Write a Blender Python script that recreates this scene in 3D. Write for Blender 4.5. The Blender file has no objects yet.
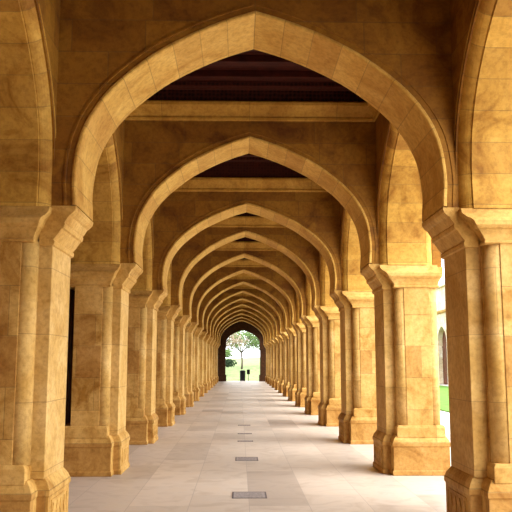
import bpy, bmesh, math, random
from mathutils import Vector, Matrix
random.seed(7)
SC = bpy.context.scene
COL = SC.collection
PI = math.pi

# ------------------------------------------------------------------ camera, world, light, exposure
cam_data = bpy.data.cameras.new('camera')
cam_data.sensor_width = 36.0
cam_data.lens = 750.0 / 512.0 * 36.0
cam_data.clip_end = 500.0
cam = bpy.data.objects.new('camera', cam_data)
COL.objects.link(cam)
cam.location = (-0.145, 0.0, 1.6)
cam.rotation_euler = (PI / 2 + 0.1412, 0.0, -0.0218)
SC.camera = cam

world = bpy.data.worlds.new('world')
SC.world = world
world.use_nodes = True
wn = world.node_tree.nodes
wn['Background'].inputs['Color'].default_value = (0.94, 0.97, 1.0, 1)
wn['Background'].inputs['Strength'].default_value = 3.1

sun_data = bpy.data.lights.new('sun', 'SUN')
sun_data.energy = 6.4
sun_data.angle = math.radians(62)
sun_data.color = (1.0, 0.97, 0.93)
sun = bpy.data.objects.new('sun', sun_data)
COL.objects.link(sun)
sun.location = (20, -10, 25)
sdir = Vector((-1.0, 0.50, -0.90))           # direction the light travels
sun.rotation_euler = sdir.to_track_quat('-Z', 'Y').to_euler()

vs = SC.view_settings
vs.view_transform = 'Standard'
vs.look = 'None'
vs.gamma = 1.0
vs.use_curve_mapping = False
vs.exposure = 0.2

# ------------------------------------------------------------------ dimensions (metres)
D0 = 7.03        # near face of the first transverse arch
SP = 4.163       # bay
TH = 0.83        # arch thickness
NO = 0.14        # how far the body of a pier stands out before its pilaster
WS = 1.965       # half width between pilaster faces
CX = 0.05        # centre line of the passage
ZS = 3.05        # springing
ZA = 5.01        # apex
ZC = 5.80        # ceiling
FIRST, LAST = -3, 13
UI, UO = -0.03, 0.80
SX = -0.04     # the side walls stand a little to the left of the pier rows
XL, XR = -(WS + UI) + SX, (WS + UI) + SX   # inner faces of the side walls, from the centre line
# side wall, inner and outer face, measured from the pilaster face

# ------------------------------------------------------------------ materials
def new_mat(name):
    m = bpy.data.materials.new(name)
    m.use_nodes = True
    nt = m.node_tree
    return m, nt, nt.nodes['Principled BSDF']

def N(nt, kind, **kw):
    n = nt.nodes.new(kind)
    for k, v in kw.items():
        setattr(n, k, v)
    return n

def math_node(nt, op, a=None, b=None, c=None):
    n = N(nt, 'ShaderNodeMath', operation=op)
    for i, v in enumerate((a, b, c)):
        if v is None:
            continue
        if isinstance(v, (int, float)):
            n.inputs[i].default_value = v
        else:
            nt.links.new(v, n.inputs[i])
    return n.outputs[0]

def mix_col(nt, fac, a, b, mode='MIX'):
    n = N(nt, 'ShaderNodeMix', data_type='RGBA', blend_type=mode)
    for sock, v in ((n.inputs['Factor'], fac), (n.inputs[6], a), (n.inputs[7], b)):
        if isinstance(v, (int, float)):
            sock.default_value = v
        elif isinstance(v, tuple):
            sock.default_value = v
        else:
            nt.links.new(v, sock)
    return n.outputs[2]

def ramp(nt, fac, stops):
    n = N(nt, 'ShaderNodeValToRGB')
    e = n.color_ramp.elements
    e[0].position, e[0].color = stops[0][0], stops[0][1]
    e[1].position, e[1].color = stops[-1][0], stops[-1][1]
    for p, c in stops[1:-1]:
        x = e.new(p); x.color = c
    nt.links.new(fac, n.inputs[0])
    return n.outputs[0]

def wall_uv(nt):
    """a vector (along the wall, height, 0) for any upright face"""
    g = N(nt, 'ShaderNodeNewGeometry')
    sp = N(nt, 'ShaderNodeSeparateXYZ'); nt.links.new(g.outputs['Position'], sp.inputs[0])
    sn = N(nt, 'ShaderNodeSeparateXYZ'); nt.links.new(g.outputs['True Normal'], sn.inputs[0])
    ax = math_node(nt, 'ABSOLUTE', sn.outputs[0]); ay = math_node(nt, 'ABSOLUTE', sn.outputs[1])
    f = math_node(nt, 'GREATER_THAN', ax, ay)
    mx = N(nt, 'ShaderNodeMix', data_type='FLOAT')
    nt.links.new(f, mx.inputs[0]); nt.links.new(sp.outputs[0], mx.inputs[2]); nt.links.new(sp.outputs[1], mx.inputs[3])
    cb = N(nt, 'ShaderNodeCombineXYZ')
    nt.links.new(mx.outputs[0], cb.inputs[0]); nt.links.new(sp.outputs[2], cb.inputs[1])
    return cb.outputs[0], g.outputs['Position']

def stone(name, light, dark, deep, joints='wall', bw=0.72, bh=0.33, mortar=0.006, vary=0.6):
    m, nt, b = new_mat(name)
    vec, pos = wall_uv(nt)
    if joints == 'uv':
        uv = N(nt, 'ShaderNodeUVMap'); vec = uv.outputs[0]
    # cloudy veining of the rock
    n1 = N(nt, 'ShaderNodeTexNoise'); n1.inputs['Scale'].default_value = 1.9; n1.inputs['Detail'].default_value = 7; n1.inputs['Roughness'].default_value = 0.62; n1.inputs['Distortion'].default_value = 0.9
    nt.links.new(pos, n1.inputs['Vector'])
    n2 = N(nt, 'ShaderNodeTexNoise'); n2.inputs['Scale'].default_value = 19; n2.inputs['Detail'].default_value = 8; n2.inputs['Roughness'].default_value = 0.7
    nt.links.new(pos, n2.inputs['Vector'])
    base = ramp(nt, n1.outputs[0], [(0.34, dark), (0.50, light), (0.66, tuple(min(1, c * q) for c, q in zip(light[:3], (1.15, 1.22, 1.5))) + (1,))])
    grain = ramp(nt, n2.outputs[0], [(0.36, (0.66, 0.60, 0.50, 1)), (0.56, (1, 1, 1, 1))])
    col = mix_col(nt, 0.7, base, grain, 'MULTIPLY')
    hgt = n2.outputs[0]
    if joints:
        br = N(nt, 'ShaderNodeTexBrick')
        br.inputs['Scale'].default_value = 1.0
        br.inputs['Brick Width'].default_value = bw
        br.inputs['Row Height'].default_value = bh
        br.inputs['Mortar Size'].default_value = mortar
        br.inputs['Mortar Smooth'].default_value = 0.2
        br.inputs['Bias'].default_value = 0.0
        br.offset = 0.5 if joints == 'wall' else 0.0
        br.squash = 1.4; br.squash_frequency = 3
        br.inputs['Color1'].default_value = (0, 0, 0, 1); br.inputs['Color2'].default_value = (1, 1, 1, 1)
        br.inputs['Mortar'].default_value = (0.5, 0.5, 0.5, 1)
        nt.links.new(vec, br.inputs['Vector'])
        tone = ramp(nt, br.outputs[0], [(0.0, deep), (0.35, (0.86, 0.80, 0.70, 1)), (0.65, (1, 1, 1, 1)), (1.0, (1.0, 0.95, 0.88, 1))])
        col = mix_col(nt, vary, col, tone, 'MULTIPLY')
        col = mix_col(nt, br.outputs[1], col, mix_col(nt, 0.42, col, (0.09, 0.045, 0.012, 1)))
        inv = math_node(nt, 'SUBTRACT', 1.0, br.outputs[1])
        hgt = math_node(nt, 'MULTIPLY_ADD', n2.outputs[0], 0.35, inv)
    nt.links.new(col, b.inputs['Base Color'])
    b.inputs['Roughness'].default_value = 0.72
    b.inputs['Specular IOR Level'].default_value = 0.25
    bp = N(nt, 'ShaderNodeBump'); bp.inputs['Strength'].default_value = 0.5; bp.inputs['Distance'].default_value = 0.014
    nt.links.new(hgt, bp.inputs['Height']); nt.links.new(bp.outputs[0], b.inputs['Normal'])
    return m

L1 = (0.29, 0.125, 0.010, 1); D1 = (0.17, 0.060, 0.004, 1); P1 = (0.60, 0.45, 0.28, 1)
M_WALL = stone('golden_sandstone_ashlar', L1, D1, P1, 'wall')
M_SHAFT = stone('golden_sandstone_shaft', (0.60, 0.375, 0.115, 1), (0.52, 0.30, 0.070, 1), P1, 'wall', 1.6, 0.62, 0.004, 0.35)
M_RING = stone('golden_sandstone_voussoir', (0.62, 0.37, 0.080, 1), (0.50, 0.265, 0.045, 1), (0.70, 0.56, 0.40, 1), 'uv', 1.7, 0.30, 0.005, 0.6)
M_BODY = stone('golden_sandstone_block', (0.57, 0.345, 0.095, 1), (0.35, 0.165, 0.022, 1), (0.62, 0.45, 0.30, 1), 'wall', 0.9, 0.46, 0.005, 0.7)
M_SOFF = stone('golden_sandstone_side_voussoir', (0.56, 0.32, 0.055, 1), (0.34, 0.155, 0.014, 1), (0.62, 0.50, 0.38, 1), 'uv', 1.7, 0.30, 0.005, 0.9)
M_CARVE = stone('golden_sandstone_carved', (0.56, 0.325, 0.080, 1), (0.38, 0.185, 0.03, 1), P1, None)
M_PALE = stone('pale_stone', (0.86, 0.76, 0.56, 1), (0.76, 0.64, 0.44, 1), P1, 'wall', 1.2, 0.5, 0.006, 0.3)

def flat_mat(name, c, rough=0.7, noise=0.25, scale=12.0, bump=0.0):
    m, nt, b = new_mat(name)
    g = N(nt, 'ShaderNodeNewGeometry')
    n = N(nt, 'ShaderNodeTexNoise'); n.inputs['Scale'].default_value = scale; n.inputs['Detail'].default_value = 5
    nt.links.new(g.outputs['Position'], n.inputs['Vector'])
    lo = tuple(x * (1 - noise) for x in c) + (1,); hi = tuple(min(1, x * (1 + noise)) for x in c) + (1,)
    nt.links.new(ramp(nt, n.outputs[0], [(0.3, lo), (0.7, hi)]), b.inputs['Base Color'])
    b.inputs['Roughness'].default_value = rough
    b.inputs['Specular IOR Level'].default_value = 0.12
    if bump:
        bp = N(nt, 'ShaderNodeBump'); bp.inputs['Strength'].default_value = bump; bp.inputs['Distance'].default_value = 0.03
        nt.links.new(n.outputs[0], bp.inputs['Height']); nt.links.new(bp.outputs[0], b.inputs['Normal'])
    return m

def carved_wood(name, c1, c2, scale):
    m, nt, b = new_mat(name)
    g = N(nt, 'ShaderNodeNewGeometry')
    v = N(nt, 'ShaderNodeTexVoronoi'); v.inputs['Scale'].default_value = scale; v.inputs['Randomness'].default_value = 0.25
    nt.links.new(g.outputs['Position'], v.inputs['Vector'])
    nt.links.new(ramp(nt, v.outputs['Distance'], [(0.1, c1), (0.6, c2)]), b.inputs['Base Color'])
    b.inputs['Roughness'].default_value = 0.7
    b.inputs['Specular IOR Level'].default_value = 0.12
    bp = N(nt, 'ShaderNodeBump'); bp.inputs['Strength'].default_value = 0.6; bp.inputs['Distance'].default_value = 0.02
    nt.links.new(v.outputs['Distance'], bp.inputs['Height']); nt.links.new(bp.outputs[0], b.inputs['Normal'])
    return m

M_WOOD = flat_mat('dark_red_timber', (0.040, 0.007, 0.004), 0.6, 0.35, 9)
M_WOODC = carved_wood('carved_dark_timber', (0.006, 0.0015, 0.001, 1), (0.050, 0.010, 0.005, 1), 16)
M_SIDE = flat_mat('dark_brown_timber', (0.20, 0.075, 0.025), 0.6, 0.3, 6)
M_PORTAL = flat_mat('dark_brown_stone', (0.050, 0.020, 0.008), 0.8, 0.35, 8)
M_LAWN = flat_mat('green_lawn', (0.13, 0.27, 0.045), 0.9, 0.35, 3.0, 0.4)
M_GRASS = flat_mat('mown_grass', (0.24, 0.30, 0.13), 0.9, 0.35, 3.0, 0.4)
M_PAVE = flat_mat('pale_courtyard_paving', (0.80, 0.77, 0.70), 0.8, 0.06, 2.0)
M_DARK = flat_mat('dark_metal', (0.006, 0.005, 0.005), 0.5, 0.3, 20)
M_DOOR = flat_mat('reddish_brown_timber', (0.16, 0.06, 0.035), 0.6, 0.3, 4)
M_BARK = flat_mat('tree_bark', (0.13, 0.10, 0.08), 0.9, 0.3, 18)
M_LEAF = flat_mat('light_green_leaves', (0.12, 0.19, 0.06), 0.8, 0.35, 7)
M_PINK = flat_mat('pale_brown_leaves', (0.26, 0.20, 0.14), 0.8, 0.3, 7)
M_SHRUB = flat_mat('dark_green_leaves', (0.022, 0.04, 0.018), 0.8, 0.4, 9)
M_FRAME = flat_mat('dark_plate_frame', (0.12, 0.10, 0.10), 0.6, 0.2, 30)
M_GRATE = flat_mat('grey_stone_plate', (0.30, 0.26, 0.245), 0.6, 0.25, 40)

def floor_mat():
    m, nt, b = new_mat('polished_beige_slabs')
    g = N(nt, 'ShaderNodeNewGeometry')
    br = N(nt, 'ShaderNodeTexBrick')
    mp = N(nt, 'ShaderNodeMapping'); nt.links.new(g.outputs['Position'], mp.inputs['Vector'])
    mp.inputs['Rotation'].default_value = (0, 0, PI / 2)
    mp.inputs['Location'].default_value = (0, 0.03, 0)
    nt.links.new(mp.outputs[0], br.inputs['Vector'])
    br.offset = 0.5
    br.inputs['Scale'].default_value = 1.0
    br.inputs['Brick Width'].default_value = 1.35
    br.inputs['Row Height'].default_value = 0.68
    br.inputs['Mortar Size'].default_value = 0.004
    br.inputs['Mortar Smooth'].default_value = 0.3
    br.inputs['Color1'].default_value = (0, 0, 0, 1); br.inputs['Color2'].default_value = (1, 1, 1, 1)
    br.inputs['Mortar'].default_value = (0.5, 0.5, 0.5, 1)
    slab = ramp(nt, br.outputs[0], [(0.0, (0.38, 0.315, 0.265, 1)), (0.25, (0.52, 0.445, 0.375, 1)), (1.0, (0.60, 0.515, 0.435, 1))])
    n1 = N(nt, 'ShaderNodeTexNoise'); n1.inputs['Scale'].default_value = 2.2; n1.inputs['Detail'].default_value = 8; n1.inputs['Distortion'].default_value = 1.6
    nt.links.new(g.outputs['Position'], n1.inputs['Vector'])
    vein = ramp(nt, n1.outputs[0], [(0.34, (0.84, 0.80, 0.76, 1)), (0.52, (1, 1, 1, 1)), (0.66, (1.0, 0.97, 0.93, 1))])
    col = mix_col(nt, 0.9, slab, vein, 'MULTIPLY')
    col = mix_col(nt, br.outputs[1], col, (0.36, 0.30, 0.26, 1))
    nt.links.new(col, b.inputs['Base Color'])
    b.inputs['Roughness'].default_value = 0.42
    b.inputs['Specular IOR Level'].default_value = 0.4
    return m
M_FLOOR = floor_mat()

# ------------------------------------------------------------------ mesh helpers
class MB:
    def __init__(self):
        self.v = []; self.f = []; self.uv = {}; self.smooth = set()
    def vert(self, p):
        self.v.append(tuple(p)); return len(self.v) - 1
    def face(self, ids, uvs=None, smooth=False):
        self.f.append(tuple(ids)); i = len(self.f) - 1
        if uvs: self.uv[i] = uvs
        if smooth: self.smooth.add(i)
    def box(self, x0, x1, y0, y1, z0, z1):
        ids = [self.vert((x, y, z)) for z in (z0, z1) for x, y in ((x0, y0), (x1, y0), (x1, y1), (x0, y1))]
        a = ids
        for q in ((0, 3, 2, 1), (4, 5, 6, 7), (0, 1, 5, 4), (1, 2, 6, 5), (2, 3, 7, 6), (3, 0, 4, 7)):
            self.face([a[i] for i in q])
    def loft(self, rings, smooth=False, cap=True):
        """rings: equal length closed loops of 3D points"""
        idx = [[self.vert(p) for p in r] for r in rings]
        n = len(rings[0])
        for a, b in zip(idx, idx[1:]):
            for i in range(n):
                j = (i + 1) % n
                self.face((a[i], a[j], b[j], b[i]), smooth=smooth)
        if cap:
            self.face(idx[0][::-1]); self.face(idx[-1])
    def stack(self, levels, smooth=False):
        """levels: (z, [(x,y)...])"""
        self.loft([[(x, y, z) for x, y in poly] for z, poly in levels], smooth)
    def tube(self, pts, rad, n=7):
        rings = []
        for i, p in enumerate(pts):
            p = Vector(p)
            d = (Vector(pts[min(i + 1, len(pts) - 1)]) - Vector(pts[max(i - 1, 0)])).normalized()
            s = d.cross(Vector((0, 0, 1)))
            if s.length < 0.05: s = Vector((1, 0, 0))
            s.normalize(); t = s.cross(d)
            r = rad[i] if isinstance(rad, (list, tuple)) else rad
            rings.append([p + (s * math.cos(2 * PI * k / n) + t * math.sin(2 * PI * k / n)) * r for k in range(n)])
        self.loft(rings, True)
    def mesh(self, name, mirror=False):
        me = bpy.data.meshes.new(name)
        vv = [(-x, y, z) for x, y, z in self.v] if mirror else self.v
        ff = [f[::-1] for f in self.f] if mirror else self.f
        me.from_pydata(vv, [], ff)
        if self.uv:
            l = me.uv_layers.new(name='UVMap')
            for pi, uvs in self.uv.items():
                uu = uvs[::-1] if mirror else uvs
                for k, li in enumerate(me.polygons[pi].loop_indices):
                    l.data[li].uv = uu[k]
        for i in self.smooth:
            me.polygons[i].use_smooth = True
        me.update()
        bm = bmesh.new(); bm.from_mesh(me)
        bmesh.ops.recalc_face_normals(bm, faces=bm.faces)
        bm.to_mesh(me); bm.free()
        return me

def add(name, mb, mat, parent=None, loc=(0, 0, 0), mirror=False, bevel=0.0, label=None, limit=None):
    if limit is not None:                  # nothing passes the face of the timber wall behind
        mb.v = [(min(x, limit), y, z) for x, y, z in mb.v]
    me = mb.mesh(name, mirror)
    me.materials.append(mat)
    if bevel:
        bm = bmesh.new(); bm.from_mesh(me)
        ed = [e for e in bm.edges if len(e.link_faces) == 2 and e.calc_face_angle(0) > 0.6]
        bmesh.ops.bevel(bm, geom=ed, offset=bevel, segments=2, profile=0.6, affect='EDGES', clamp_overlap=True)
        bm.to_mesh(me); bm.free()
    o = bpy.data.objects.new(name, me)
    COL.objects.link(o)
    o.location = loc
    if parent: o.parent = parent
    if label: o['label'] = label
    return o

def thing(name, loc, label, cat, group=None):
    o = bpy.data.objects.new(name, None)
    o.empty_display_size = 0.2
    COL.objects.link(o)
    o.location = loc
    tag(o, label, cat, group)
    return o

def tag(o, label, cat, group=None):
    o['label'] = label; o['category'] = cat
    if group: o['group'] = group
    return o

def copy_tree(o, loc=None, parent=None):
    c = o.copy(); COL.objects.link(c)
    if parent: c.parent = parent
    if loc: c.location = loc
    for ch in list(o.children):
        copy_tree(ch, None, c)
    return c

def struct(name, mb, mat, bevel=0.0):
    o = add(name, mb, mat, bevel=bevel)
    o['kind'] = 'structure'
    return o

ORD = ['nearest', 'second', 'third', 'fourth', 'fifth', 'sixth', 'seventh', 'eighth', 'ninth', 'tenth', 'eleventh',
       'twelfth', 'thirteenth', 'fourteenth']

# ------------------------------------------------------------------ arch profile (keel arch): half, from springing to apex
PROF = [(1.765, 3.05), (1.772, 3.20), (1.780, 3.34), (1.766, 3.52), (1.725, 3.74), (1.635, 3.95), (1.50, 4.15),
        (1.31, 4.345), (1.02, 4.57), (0.76, 4.72), (0.50, 4.845), (0.24, 4.945), (0.0, 5.02)]
def catmull(pts, sub=4):
    out = []
    for i in range(len(pts) - 1):
        p0 = pts[max(i - 1, 0)]; p1 = pts[i]; p2 = pts[i + 1]
        p3 = pts[i + 2] if i + 2 < len(pts) else (2 * p2[0] - p1[0], 2 * p2[1] - p1[1])
        for s in range(sub):
            t = s / sub
            out.append(tuple(0.5 * (2 * p1[k] + (p2[k] - p0[k]) * t + (2 * p0[k] - 5 * p1[k] + 4 * p2[k] - p3[k]) * t * t
                                    + (3 * p1[k] - p0[k] - 3 * p2[k] + p3[k]) * t ** 3) for k in (0, 1)))
    out.append(tuple(pts[-1]))
    return out
def profile(half, apex, sub=3):
    """full curve left springing -> apex -> right springing, with outward normals"""
    s = half / 1.765; k = (apex - ZS) / (5.02 - ZS)
    h = [(x * s, ZS + (z - ZS) * k) for x, z in catmull(PROF, sub)]
    nrm = []
    for i in range(len(h)):
        a = h[max(i - 1, 0)]; b = h[min(i + 1, len(h) - 1)]
        tx, tz = b[0] - a[0], b[1] - a[1]; L = math.hypot(tx, tz)
        nrm.append((tz / L, -tx / L))
    # springing: plain horizontal normal; apex: mitre
    nrm[0] = (1.0, 0.0)
    nx, nz = nrm[-1]
    nrm[-1] = (0.0, 1.0 / nz)
    left = [((-x, z), (-n[0], n[1])) for (x, z), n in zip(h, nrm)]
    right = [((x, z), n) for (x, z), n in zip(h, nrm)][::-1][1:]
    return left + right

def sweep_arch(mb, prof, section, to3, closed=True):
    """section: list of (d, n): d = depth coordinate, n = distance outwards from the intrados"""
    rings = []; arc = [0.0]
    for i, (p, n) in enumerate(prof):
        if i: arc.append(arc[-1] + math.hypot(p[0] - prof[i - 1][0][0], p[1] - prof[i - 1][0][1]))
        rings.append([mb.vert(to3(p[0] + n[0] * s[1], p[1] + n[1] * s[1], s[0])) for s in section])
    # centre voussoir joints on the apex
    mid = arc[-1] / 2
    ns = len(section)
    cum = [0.0]
    for j in range(ns):
        a = section[j]; b = section[(j + 1) % ns]
        cum.append(cum[-1] + math.hypot(a[0] - b[0], a[1] - b[1]))
    for i in range(len(rings) - 1):
        for j in range(ns):
            k = (j + 1) % ns
            va, vb = arc[i] - mid + 30.0, arc[i + 1] - mid + 30.0
            mb.face((rings[i][j], rings[i][k], rings[i + 1][k], rings[i + 1][j]),
                    [(cum[j], va), (cum[j + 1], va), (cum[j + 1], vb), (cum[j], vb)])
    mb.face(rings[0]); mb.face(rings[-1][::-1])

def spandrel(mb, prof, off, half_out, top, d0, d1, to3, zlow=None):
    """wall over an arch: vertical strips from the (offset) curve to the top"""
    zlow = ZS if zlow is None else zlow
    q = [(p[0] + n[0] * off, p[1] + n[1] * off) for p, n in prof]
    m = len(q) // 2
    for sgn in (-1, 1):
        half = [(abs(x), z) for x, z in (q[:m + 1][::-1] if sgn < 0 else q[m:])]   # apex outwards
        mono = [half[0]]
        for x, z in half[1:]:
            if x > mono[-1][0] + 1e-4: mono.append((x, z))
        for (xa, za), (xb, zb) in zip(mono, mono[1:]):
            lo = [to3(sgn * xa, za, d0), to3(sgn * xb, zb, d0), to3(sgn * xb, zb, d1), to3(sgn * xa, za, d1)]
            hi = [to3(sgn * xa, top, d0), to3(sgn * xb, top, d0), to3(sgn * xb, top, d1), to3(sgn * xa, top, d1)]
            ids = [mb.vert(p) for p in lo + hi]
            mb.face((ids[0], ids[1], ids[5], ids[4])); mb.face((ids[3], ids[2], ids[6], ids[7]))
            mb.face((ids[0], ids[1], ids[2], ids[3])); mb.face((ids[4], ids[5], ids[6], ids[7]))
        xm, zm = mono[-1]
        lo = [to3(sgn * xm, zlow, d0), to3(sgn * half_out, zlow, d0), to3(sgn * half_out, zlow, d1), to3(sgn * xm, zlow, d1)]
        hi = [to3(sgn * xm, top, d0), to3(sgn * half_out, top, d0), to3(sgn * half_out, top, d1), to3(sgn * xm, top, d1)]
        ids = [mb.vert(p) for p in lo + hi]
        mb.face((ids[0], ids[1], ids[5], ids[4])); mb.face((ids[3], ids[2], ids[6], ids[7]))
        mb.face((ids[0], ids[1], ids[2], ids[3])); mb.face((ids[4], ids[5], ids[6], ids[7]))
        mb.face((ids[1], ids[2], ids[6], ids[5])); mb.face((ids[0], ids[3], ids[7], ids[4]))

# ------------------------------------------------------------------ the setting
YB = D0 + FIRST * SP - 1.0            # back end of what is built
YE = D0 + 14 * SP                     # far portal
fl = MB(); fl.box(-2.9, 4.6, YB, YE + 1.6, -0.2, 0.0); struct('floor', fl, M_FLOOR)
rf = MB(); rf.box(-2.9, 3.05, YB, YE + 0.8, 6.0, 6.25); struct('ceiling', rf, M_WALL)  # unseen roof slab above the timber ceilings, put in to block light
wl = MB()
y = YB
while y < YE + 0.7:                   # upright timber boards with cover strips
    wl.box(-2.86, -2.74, y, min(y + 0.24, YE + 0.7), 0.0, 6.0)
    wl.box(-2.74, -2.72, y - 0.02, y + 0.02, 0.0, 6.0)
    y += 0.24
struct('wall_left', wl, M_SIDE)
wb = MB(); wb.box(-2.86, 3.0, YB - 0.3, YB, 0, 6.0); struct('wall_back_added', wb, M_WALL)  # unseen end wall, added to keep sky light off the camera-facing stone

# far portal: a dark wall closing the passage, with a smaller keel arch in it
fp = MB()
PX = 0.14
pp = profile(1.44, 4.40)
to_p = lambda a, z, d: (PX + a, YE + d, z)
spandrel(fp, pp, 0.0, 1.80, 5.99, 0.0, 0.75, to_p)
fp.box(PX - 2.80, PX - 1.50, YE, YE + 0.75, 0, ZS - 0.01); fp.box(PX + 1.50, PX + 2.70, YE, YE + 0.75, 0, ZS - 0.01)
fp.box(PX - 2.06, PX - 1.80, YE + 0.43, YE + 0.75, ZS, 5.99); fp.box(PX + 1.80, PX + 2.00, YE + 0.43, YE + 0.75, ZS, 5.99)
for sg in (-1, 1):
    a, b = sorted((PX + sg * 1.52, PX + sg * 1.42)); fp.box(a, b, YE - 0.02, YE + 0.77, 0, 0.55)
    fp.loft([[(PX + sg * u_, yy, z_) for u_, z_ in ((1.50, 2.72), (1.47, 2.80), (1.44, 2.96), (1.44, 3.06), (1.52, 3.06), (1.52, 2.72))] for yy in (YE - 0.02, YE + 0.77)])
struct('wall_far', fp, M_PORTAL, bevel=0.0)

# outdoors ground
g = MB(); g.box(4.6, 60, YB - 20, 150, -0.24, -0.04); struct('ground', g, M_PAVE)
g = MB(); g.box(-60, 4.6, YE + 1.6, YE + 3.6, -0.24, -0.04); struct('path', g, M_PAVE)
lawn = MB(); lawn.box(6.8, 14.2, 24.5, 80, -0.04, 0.0)
lw = struct('ground', lawn, M_LAWN)
sl = MB()
xs = [-60 + 5 * i for i in range(15)]
rows = [(YE + 3.6, -0.04), (YE + 7, 0.15), (YE + 14, 0.75), (YE + 22, 1.35), (YE + 34, 2.0), (YE + 60, 2.4)]
grid = [[sl.vert((x, yy, z + 0.12 * math.sin(x * 0.31 + yy))) for x in xs] for yy, z in rows]
for a, b in zip(grid, grid[1:]):
    for i in range(len(xs) - 1): sl.face((a[i], a[i + 1], b[i + 1], b[i]), smooth=True)
low = [sl.vert((x, rows[0][0], -0.4)) for x in xs]
for i in range(len(xs) - 1): sl.face((low[i], low[i + 1], grid[0][i + 1], grid[0][i]))
struct('ground', sl, M_GRASS)

# ------------------------------------------------------------------ piers
def rect(u0, u1, y0, y1):
    return [(u0, y0), (u1, y0), (u1, y1), (u0, y1)]

def cross(e, ey=0.0):
    """plan of the plinth: pilaster foot towards the passage, broad body behind it"""
    return [(-0.055 - e, 0.0 - e), (0.055 - e, 0.0 - e), (0.055 - e, -NO - 0.05 - e - ey), (0.87 + e, -NO - 0.05 - e - ey), (0.87 + e, TH + NO + 0.05 + e + ey),
            (0.055 - e, TH + NO + 0.05 + e + ey), (0.055 - e, TH + e), (-0.055 - e, TH + e)]

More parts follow.
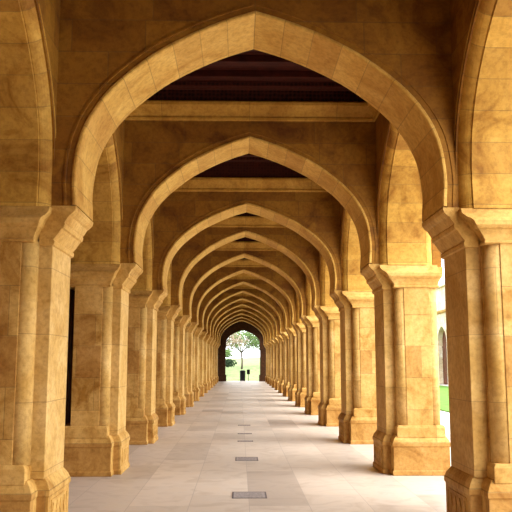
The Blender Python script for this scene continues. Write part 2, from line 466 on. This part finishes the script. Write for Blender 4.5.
def build_pier(mirror):
    root = thing('stone_pier', (0, 0, 0), '', 'pier')
    A = lambda name, mb, mat, **k: add(name, mb, mat, root, mirror=mirror, limit=0.80 if mirror else None, **k)
    # plinth
    p = MB()
    p.stack([(0.0, cross(0.015)), (0.06, cross(0.015)), (0.075, cross(0.0)), (0.395, cross(0.0)), (0.41, cross(0.012)), (0.455, cross(0.012)),
             (0.465, cross(0.004)), (0.50, cross(-0.008)), (0.56, cross(-0.05))])
    pl = A('plinth', p, M_BODY, bevel=0.006)
    s = MB()
    s.stack([(0.53, rect(0.12, 0.82, -NO - 0.03, TH + NO + 0.03)), (0.665, rect(0.12, 0.82, -NO - 0.03, TH + NO + 0.03)),
             (0.69, rect(0.135, 0.81, -NO - 0.015, TH + NO + 0.015)), (0.70, rect(0.145, 0.80, -NO - 0.005, TH + NO + 0.005))])
    add('upper_plinth', s, M_BODY, pl, mirror=mirror, limit=0.80 if mirror else None, bevel=0.006)
    # recessed frame carved in the passage side of the plinth
    f = MB()
    for (a0, a1, b0, b1) in ((0.10, 0.73, 0.11, 0.125), (0.10, 0.73, 0.345, 0.36), (0.10, 0.115, 0.125, 0.345), (0.715, 0.73, 0.125, 0.345)):
        f.box(-0.063, -0.055, a0, a1, b0, b1)
    for k in range(4):
        yc = 0.19 + k * 0.15
        f.stack([(0.15, rect(-0.062, -0.055, yc - 0.012, yc + 0.012)), (0.235, rect(-0.064, -0.055, yc - 0.055, yc + 0.055)), (0.32, rect(-0.062, -0.055, yc - 0.012, yc + 0.012))])
    add('carved_panel', f, M_CARVE, pl, mirror=mirror)
    # pilaster
    q = MB(); q.stack([(0.55, rect(0.0, 0.16, 0.03, TH - 0.03)), (2.72, rect(0.0, 0.16, 0.03, TH - 0.03))])
    A('pilaster', q, M_SHAFT, bevel=0.008)
    # body
    front = 0.245 if mirror else 0.275; uo = 0.65 if mirror else 0.78
    b = MB(); b.stack([(0.69, rect(front, 0.655, -NO, TH + NO)), (2.72, rect(front, 0.655, -NO, TH + NO))])
    b.stack([(0.69, rect(0.14, uo, -NO + 0.14, TH + NO - 0.14)), (2.72, rect(0.14, uo, -NO + 0.14, TH + NO - 0.14))])
    A('shaft', b, M_BODY, bevel=0.006)
    # four engaged corner columns
    for uc in ((0.218,) if mirror else (0.25, 0.68)):
        for yc in (-NO + 0.11, TH + NO - 0.11):
            c = MB(); n = 20
            def ring(z, r): return (z, [(uc + r * math.cos(2 * PI * k / n), yc + r * math.sin(2 * PI * k / n)) for k in range(n)])
            c.stack([ring(0.69, 0.105), ring(2.72, 0.103)], True)
            A('colonnette', c, M_SHAFT)
    # capital: block over the body
    c = MB()
    ds = -SX if mirror else SX
    def cr(e, inn, out):
        inn = inn + ds * max(0.0, min(1.0, (0.14 - inn) / 0.17))
        return rect(inn, out, -NO + 0.02 - e, TH + NO - 0.02 + e)
    c.stack([(2.70, cr(0.0, 0.15, 0.785)), (2.71, cr(0.04, 0.13, 0.80)), (2.73, cr(0.04, 0.13, 0.80)), (2.74, cr(0.015, 0.14, 0.79)),
             (2.79, cr(0.02, 0.12, 0.80)), (2.84, cr(0.04, 0.09, 0.81)), (2.85, cr(0.065, 0.075, 0.825)), (2.875, cr(0.085, 0.06, 0.84)),
             (2.92, cr(0.085, 0.04, 0.84)), (2.945, cr(0.065, 0.02, 0.825)), (2.955, cr(0.03, 0.01, 0.81)), (3.00, cr(0.0, -0.025, 0.80)), (3.05, cr(-0.02, -0.03, 0.80))])
    cap = A('capital', c, M_CARVE, bevel=0.004)
    # corbel that carries the transverse arch
    k = MB()
    prof = [(0.0, 2.69), (-0.018, 2.70), (-0.024, 2.735), (-0.012, 2.75), (-0.05, 2.80), (-0.085, 2.855), (-0.105, 2.865), (-0.115, 2.90), (-0.108, 2.915),
            (-0.118, 2.925), (-0.155, 2.985), (-0.178, 3.0), (-0.205, 3.03), (-0.213, 3.055), (-0.214, 3.075)]
    sec = prof + [(0.12, 3.075), (0.12, 2.69)]
    k.loft([[(u, yy, z) for u, z in sec] for yy in (-0.012, TH + 0.012)])
    add('corbel', k, M_CARVE, cap, mirror=mirror, bevel=0.003)
    # outer corbel and the flat buttress above it
    if mirror: return root
    k = MB()
    sec = [(0.79, 2.62), (0.80, 2.64), (0.83, 2.74), (0.87, 2.79), (0.88, 2.83), (0.93, 2.90), (0.94, 2.96), (0.94, 3.05), (0.79, 3.05)]
    k.loft([[(u, yy, z) for u, z in sec] for yy in (0.12, TH - 0.12)])
    add('outer_corbel', k, M_CARVE, cap, mirror=mirror, bevel=0.003)
    k = MB(); k.box(0.80, 0.93, 0.14, TH - 0.14, 3.05, 5.99)
    A('buttress', k, M_WALL)
    return root

pier_r = build_pier(False)
pier_l = build_pier(True)
first = {1: pier_r, -1: pier_l}
used = set()
NOTE_R = {0: 'cut by the right picture edge', 1: 'bright front and shadowed passage side',
          2: 'sunlit front'}
NOTE_L = {0: 'cut by the left picture edge', 1: 'dark timber showing beside it',
          2: 'partly hidden by the one before'}
for side, nm, notes in ((1, 'right', NOTE_R), (-1, 'left', NOTE_L)):
    for k in range(FIRST, LAST + 1):
        loc = (CX + side * WS, D0 + k * SP, 0)
        if side not in used:
            o = first[side]; o.location = loc; used.add(side)
        else:
            o = copy_tree(first[side], loc)
        if k >= 0:
            o['label'] = 'sandstone pier in the %s row, %s%s' % (nm, ORD[k] + (' to the camera' if k == 0 else ' from the camera'),
                                                                     (', ' + notes[k]) if k in notes else ', partly hidden' if k < 6 else ', small and distant')
        else:
            o['label'] = 'golden sandstone pier of the %s row, %s behind the camera' % (nm, {-1: 'one bay', -2: 'two bays', -3: 'three bays'}[k])
        o['group'] = 'sandstone piers of the %s row' % nm

# ------------------------------------------------------------------ transverse arches
to_t = lambda a, z, d: (a, d, z)
def build_cross_arch(apex):
    root = thing('cross_arch', (0, 0, 0), '', 'arch')
    hw = WS - 0.213
    pr = profile(hw, apex)
    to_t = lambda a, z, d: (a - 0.05 * max(0.0, 1 - abs(a) / hw), d, z)
    m = MB()
    d0, d1 = -0.012, TH + 0.012
    sec = [(d0 + 0.01, 0.0), (d0, 0.01), (d0, 0.03), (d0 + 0.012, 0.04), (d1 - 0.012, 0.04), (d1, 0.03), (d1, 0.01), (d1 - 0.01, 0.0)]
    sec = sec[::-1]
    # the lowest points follow the corbel
    sweep_arch(m, [q for q in pr if q[0][1] > 3.06], sec, to_t)
    add('archivolt', m, M_RING, root)
    m = MB()
    lowp = [q for q in pr if q[0][1] > 3.06]
    for ya, yb in ((-0.009, 0.02), (TH - 0.02, TH + 0.009)):
        sweep_arch(m, lowp, [(yb, 0.085), (yb, 0.125), (ya, 0.115), (ya, 0.095)], to_t)
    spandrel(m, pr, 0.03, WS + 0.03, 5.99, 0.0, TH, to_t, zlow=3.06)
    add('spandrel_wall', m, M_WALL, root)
    return root
NOTE_A = {0: 'framing the whole view', 1: 'inside the nearest one', 2: 'below the second cornice'}
arch_a = build_cross_arch(5.02)
arch_b = build_cross_arch(4.87)
ua = False; ub = False
for k in range(FIRST, LAST + 1):
    loc = (CX, D0 + k * SP, 0)
    if k == 2:
        arch_b.location = loc; o = arch_b
    elif not ua:
        arch_a.location = loc; o = arch_a; ua = True
    else:
        o = copy_tree(arch_a, loc)
    o['group'] = 'pointed arches across the passage'
    if k >= 0:
        o['label'] = 'pointed golden stone arch across the passage, %s%s%s' % (ORD[k], ' to the camera' if k == 0 else ' from the camera',
                                                                      (', ' + NOTE_A[k]) if k in NOTE_A else '')
    else:
        o['label'] = 'pointed golden stone arch across the passage, out of sight %s behind the camera' % {-1: 'one bay', -2: 'two bays', -3: 'three bays'}[k]

# ------------------------------------------------------------------ side arches (one per bay and side)
HALF = (SP - TH - 2 * (NO - 0.03)) / 2
def build_side_arch(mirror):
    root = thing('side_arch', (0, 0, 0), '', 'arch')
    to_s = lambda a, z, d: (d, a, z)
    pr = profile(HALF, 4.99)
    m = MB()
    p0, pc, p1 = (UI + 0.004, 0.135), (UI + 0.030, 0.040), (UI + 0.112, 0.014)
    nose = [tuple((1 - t) ** 2 * p0[q] + 2 * t * (1 - t) * pc[q] + t * t * p1[q] for q in (0, 1)) for t in [i / 6 for i in range(7)]]
    sec = [(UI - 0.006, 0.165), (UI - 0.006, 0.145), (UI + 0.004, 0.143)] + nose + [(UI + 0.118, 0.018), (UI + 0.124, 0.0)]
    mir = [((UI + UO) - a, b) for a, b in sec][::-1]
    sweep_arch(m, pr, sec + mir, to_s)
    add('archivolt', m, M_SOFF, root, mirror=mirror, limit=0.76 if mirror else None)
    m = MB()
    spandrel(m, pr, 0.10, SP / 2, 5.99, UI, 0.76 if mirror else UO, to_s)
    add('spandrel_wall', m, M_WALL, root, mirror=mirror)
    return root
sa = {1: build_side_arch(False), -1: build_side_arch(True)}
used = set()
for side, nm in ((1, 'right'), (-1, 'left')):
    for k in range(FIRST, LAST + 1):
        loc = (CX + SX + side * WS, D0 + k * SP + TH / 2 + SP / 2, 0)
        if side not in used:
            o = sa[side]; o.location = loc; used.add(side)
        else:
            o = copy_tree(sa[side], loc)
        o['group'] = 'side arches of the %s row' % nm
        if k >= 0:
            o['label'] = 'stone side arch of the %s row, between its %s and next pier' % (nm, ORD[k])
        elif k == -1:
            o['label'] = 'stone side arch in the %s upper corner, before the nearest pier' % nm
        else:
            o['label'] = 'stone side arch of the %s row out of sight %s' % (nm, 'beside the camera' if k == -2 else 'behind the camera')

# ------------------------------------------------------------------ cornices and timber ceilings, one per bay
def build_cornice(ztop):
    root = MB()
    y0, y1 = TH, SP
    steps = [(ztop - 0.28, 0.0), (ztop - 0.27, 0.03), (ztop - 0.235, 0.035), (ztop - 0.22, 0.02), (ztop - 0.16, 0.05), (ztop - 0.08, 0.105), (ztop - 0.065, 0.13),
             (ztop - 0.02, 0.135), (ztop, 0.12)]
    outer = lambda z, e: [(XL + e, y0 + e, z), (XR - e, y0 + e, z), (XR - e, y1 - e, z), (XL + e, y1 - e, z)]
    rings = [[root.vert(p) for p in outer(z, e)] for z, e in steps] + [[root.vert(p) for p in outer(ztop, 0.0)]]
    for a, b in zip(rings, rings[1:]):
        for i in range(4):
            j = (i + 1) % 4
            root.face((a[i], a[j], b[j], b[i]))
    a, b = rings[-1], rings[0]
    for i in range(4):
        j = (i + 1) % 4
        root.face((a[i], a[j], b[j], b[i]))
    return root
M_CORN = stone('golden_sandstone_cornice', (0.52, 0.275, 0.04, 1), (0.38, 0.18, 0.02, 1), P1, 'wall', 1.35, 3.0, 0.006, 0.3)

def build_ceiling(zb):
    root = thing('timber_ceiling', (0, 0, 0), '', 'ceiling')
    m = MB()
    yy = TH + 0.01
    while yy < SP - 0.02:
        e = min(yy + 0.19, SP)
        m.box(XL + 0.002, XR - 0.002, yy, e - 0.008, ZC, ZC + 0.06); yy = e
    add('ceiling_boards', m, M_WOOD, root)
    for (ya, yb, zz, nm, mt) in ((SP - 0.07, SP, zb, 'carved_frieze', M_WOODC), (TH, TH + 0.07, zb, 'carved_frieze', M_WOODC)):
        m = MB(); m.box(XL + 0.002, XR - 0.002, ya, yb, zz, ZC); m.box(XL + 0.002, XR - 0.002, ya - 0.012, yb + 0.0, zz, zz + 0.02)
        add(nm, m, mt, root)
    for ya, w, dz in ((SP - 0.36, 0.20, 0.07), (SP - 0.80, 0.12, 0.10), (SP - 1.35, 0.14, 0.10), (SP - 1.9, 0.14, 0.10), (SP - 2.45, 0.14, 0.10), (TH + 0.16, 0.2, 0.07)):
        m = MB(); m.box(XL + 0.002, XR - 0.002, ya, ya + w, ZC - dz, ZC)
        add('beam', m, M_WOODC if w > 0.15 else M_WOOD, root, bevel=0.01)
    return root
ceil0 = None; corn0 = {}
for k in range(FIRST, LAST + 1):
    o0 = (CX, D0 + k * SP, 0)
    zt = 5.58 if k <= 0 else 5.42
    if zt not in corn0:
        ob = add('stone_cornice', build_cornice(zt), M_CORN); corn0[zt] = ob
    else:
        ob = corn0[zt].copy(); COL.objects.link(ob)
    ob.location = o0
    c_ = (ceil0.setdefault(zt, None) if ceil0 else None) if isinstance(ceil0, dict) else None
    if ceil0 is None: ceil0 = {}
    if ceil0.get(zt) is None:
        t = build_ceiling(zt); ceil0[zt] = t
    else:
        t = copy_tree(ceil0[zt])
    t.location = o0
    if k >= 0:
        w = 'between the %s and next cross arch' % ORD[k]
    else:
        w = {-1: 'just before the nearest cross arch, out of frame', -2: 'over the camera, out of frame', -3: 'behind the camera, out of frame'}[k]
    tag(ob, 'moulded golden stone cornice under the ceiling %s' % w, 'cornice', 'stone cornices under the ceilings')
    tag(t, 'dark red carved timber ceiling %s' % w, 'ceiling', 'timber ceilings of the bays')

# ------------------------------------------------------------------ plates let into the floor along the centre line
for i, (yy, w, d, lab) in enumerate(((9.46, 0.38, 0.40, 'grey plate in the floor nearest the camera'), (12.92, 0.34, 0.44, 'grey plate in the floor, second from the camera'),
                      (15.80, 0.28, 0.16, 'thin dark plate in the floor, third from the camera'), (17.45, 0.28, 0.16, 'thin dark plate in the floor, fourth from the camera'),
                      (19.75, 0.28, 0.16, 'thin dark plate in the floor, farthest of the five'))):
    m = MB()
    m.box(-w / 2, w / 2, -d / 2, d / 2, 0.0, 0.004)
    rim = MB()
    for q in ((-w / 2 - 0.02, w / 2 + 0.02, -d / 2 - 0.02, -d / 2), (-w / 2 - 0.02, w / 2 + 0.02, d / 2, d / 2 + 0.02), (-w / 2 - 0.02, -w / 2, -d / 2, d / 2), (w / 2, w / 2 + 0.02, -d / 2, d / 2)):
        rim.box(*q, 0.0, 0.005)
    for j in range(int(d / 0.06)):
        m.box(-w / 2 + 0.03, w / 2 - 0.03, -d / 2 + 0.03 + j * 0.06, -d / 2 + 0.05 + j * 0.06, 0.004, 0.007)
    o = add('floor_plate', m, M_GRATE, loc=(-0.02, yy, 0.0))
    tag(o, lab, 'floor plate', 'plates along the middle of the floor')
    add('rim', rim, M_FRAME, o)

# ------------------------------------------------------------------ courtyard building on the right
bx = 15.0
bl = thing('courtyard_building', (bx, 0, 0), 'pale courtyard building with arched doorways seen through the right arcade', 'building')
m = MB(); dr = []
BS = 6.0
for i in range(5, 11):
    yc = 20.2 + BS * i
    k = 1.25 / 1.765
    pr = [((p[0] * 1.0, (p[1] - ZS) * 0.75 + 2.85), n) for p, n in profile(1.25, 5.0)]
    to_b = lambda a, z, d, yc=yc: (d, yc + a, z)
    spandrel(m, pr, 0.0, BS / 2, 7.2, 0.0, 0.45, to_b, zlow=2.85)
    m.box(0, 0.45, yc - BS / 2, yc - 1.25, 0, 2.85); m.box(0, 0.45, yc + 1.25, yc + BS / 2, 0, 2.85)
    dr.append(yc)
wallp = add('facade', m, M_PALE, bl)
m = MB(); m.box(0.46, 8.0, 20.2 + 4.5 * BS, 20.2 + 10.5 * BS, 0, 7.19); add('main_block', m, M_PALE, bl)
m = MB(); m.stack([(5.25, rect(-0.06, 0.0, 20.2 + 4.5 * BS, 20.2 + 10.5 * BS)), (5.32, rect(-0.20, 0.0, 20.2 + 4.5 * BS, 20.2 + 10.5 * BS)), (5.45, rect(-0.22, 0.0, 20.2 + 4.5 * BS, 20.2 + 10.5 * BS))])
add('string_course', m, M_CARVE, bl)
m = MB(); m.box(-0.25, 8.0, 20.2 + 4.5 * BS, 20.2 + 10.5 * BS, 7.2, 7.42); add('roof_edge', m, M_PALE, bl)
for yc in dr:
    m = MB()
    m.box(0.36, 0.45, yc - 1.24, yc + 1.24, 0.0, 2.8)
    m.box(0.30, 0.36, yc - 0.04, yc + 0.04, 0.0, 4.2)
    m.box(0.38, 0.45, yc - 1.2, yc + 1.2, 2.8, 4.2)
    for zz in (0.9, 1.8, 2.75): m.box(0.33, 0.36, yc - 1.24, yc + 1.24, zz, zz + 0.08)
    add('arched_door', m, M_DOOR, bl)

# ------------------------------------------------------------------ garden beyond the far portal
bn = thing('litter_bin', (0.14, YE + 2.6, -0.04), 'dark upright bin standing just outside the far archway', 'bin')
m = MB(); n = 20
ringc = lambda z, r: (z, [(r * math.cos(2 * PI * k / n), r * math.sin(2 * PI * k / n)) for k in range(n)])
m.stack([ringc(0, 0.22), ringc(0.04, 0.24), ringc(0.80, 0.25), ringc(0.84, 0.235)], True); add('body', m, M_DARK, bn)
m = MB(); m.stack([ringc(0.84, 0.26), ringc(0.90, 0.26), ringc(0.95, 0.18), ringc(0.965, 0.05)], True); add('lid', m, M_DARK, bn)
fb = thing('box_on_post', (0.66, YE + 3.2, -0.04), 'small dark box on a thin post right of the bin outside', 'garden fixture')
m = MB(); m.tube([(0, 0, 0), (0, 0, 0.6)], 0.025); add('post', m, M_DARK, fb)
m = MB(); m.box(-0.14, 0.14, -0.08, 0.08, 0.6, 1.02); add('head', m, M_DARK, fb, bevel=0.02)

def leaf_cloud(m, centre, rad, n, size, flat=0.7):
    for _ in range(n):
        while True:
            p = Vector((random.uniform(-1, 1), random.uniform(-1, 1), random.uniform(-1, 1)))
            if p.length < 1: break
        c = Vector(centre) + Vector((p.x * rad, p.y * rad, p.z * rad * flat))
        a = Vector((random.gauss(0, 1), random.gauss(0, 1), random.gauss(0, 1))).normalized()
        b = a.orthogonal().normalized(); s = size * random.uniform(0.6, 1.3)
        ids = [m.vert(c + a * s), m.vert(c + b * s * 0.45), m.vert(c - a * s), m.vert(c - b * s * 0.45)]
        m.face(ids)

def tree(x, y, z, h, spread, mat, label, seed, dens=1.0):
    random.seed(seed)
    t = thing('garden_tree', (x, y, z), label, 'tree', 'trees on the slope beyond the archway')
    m = MB(); tips = []
    m.tube([(0, 0, -0.2), (0.05, 0, h * 0.2), (-0.05, 0.05, h * 0.42)], [0.13, 0.10, 0.08])
    for i in range(7):
        a = 2 * PI * i / 7 + random.uniform(-.3, .3); s = spread * random.uniform(0.6, 1.0); z1 = h * random.uniform(0.55, 0.95)
        e = (math.cos(a) * s, math.sin(a) * s, z1)
        md = (math.cos(a) * s * 0.45, math.sin(a) * s * 0.45, h * 0.42 + (z1 - h * 0.42) * 0.62)
        m.tube([(-0.05, 0.05, h * 0.40), md, e], [0.06, 0.04, 0.015], 5)
        tips += [md, e]
        for _ in range(2):
            e2 = (e[0] + random.uniform(-.8, .8), e[1] + random.uniform(-.8, .8), e[2] + random.uniform(-.4, .6))
            m.tube([md, e2], [0.03, 0.01], 5); tips.append(e2)
    add('trunk', m, M_BARK, t)
    m = MB()
    for p in tips: leaf_cloud(m, p, 0.8, int(60 * dens), 0.12)
    add('foliage', m, mat, t)
tree(0.1, YE + 17, 0.9, 4.3, 2.4, M_LEAF, 'sparse light green tree standing in the middle of the far archway', 3, 1.3)
tree(2.3, YE + 19, 1.1, 4.4, 2.2, M_LEAF, 'thin light green tree at the right side of the far archway', 5, 1.1)
tree(-2.3, YE + 14, 0.7, 4.9, 2.3, M_PINK, 'pale brownish leaved tree at the left side of the far archway', 9, 0.8)
def shrub(x, y, z, r, mat, label, seed):
    random.seed(seed)
    t = thing('garden_shrub', (x, y, z), label, 'shrub', 'shrubs left of the far archway')
    m = MB()
    for k in range(5):
        a = random.uniform(0, 6.28); m.tube([(0, 0, -0.1), (math.cos(a) * r * .4, math.sin(a) * r * .4, r * 0.7)], [0.03, 0.01], 5)
    add('stem', m, M_BARK, t)
    m = MB()
    for k in range(6):
        a = 2 * PI * k / 6
        leaf_cloud(m, (math.cos(a) * r * 0.6, math.sin(a) * r * 0.4, r * 0.55), r * 0.6, 260, 0.11, 0.6)
    add('foliage', m, mat, t)
shrub(-1.7, YE + 9, 0.95, 1.1, M_SHRUB, 'dark low shrub at the left edge of the far archway', 11)
shrub(-2.1, YE + 12, 1.9, 1.2, M_LEAF, 'mid green shrub higher up behind the dark low one', 12)
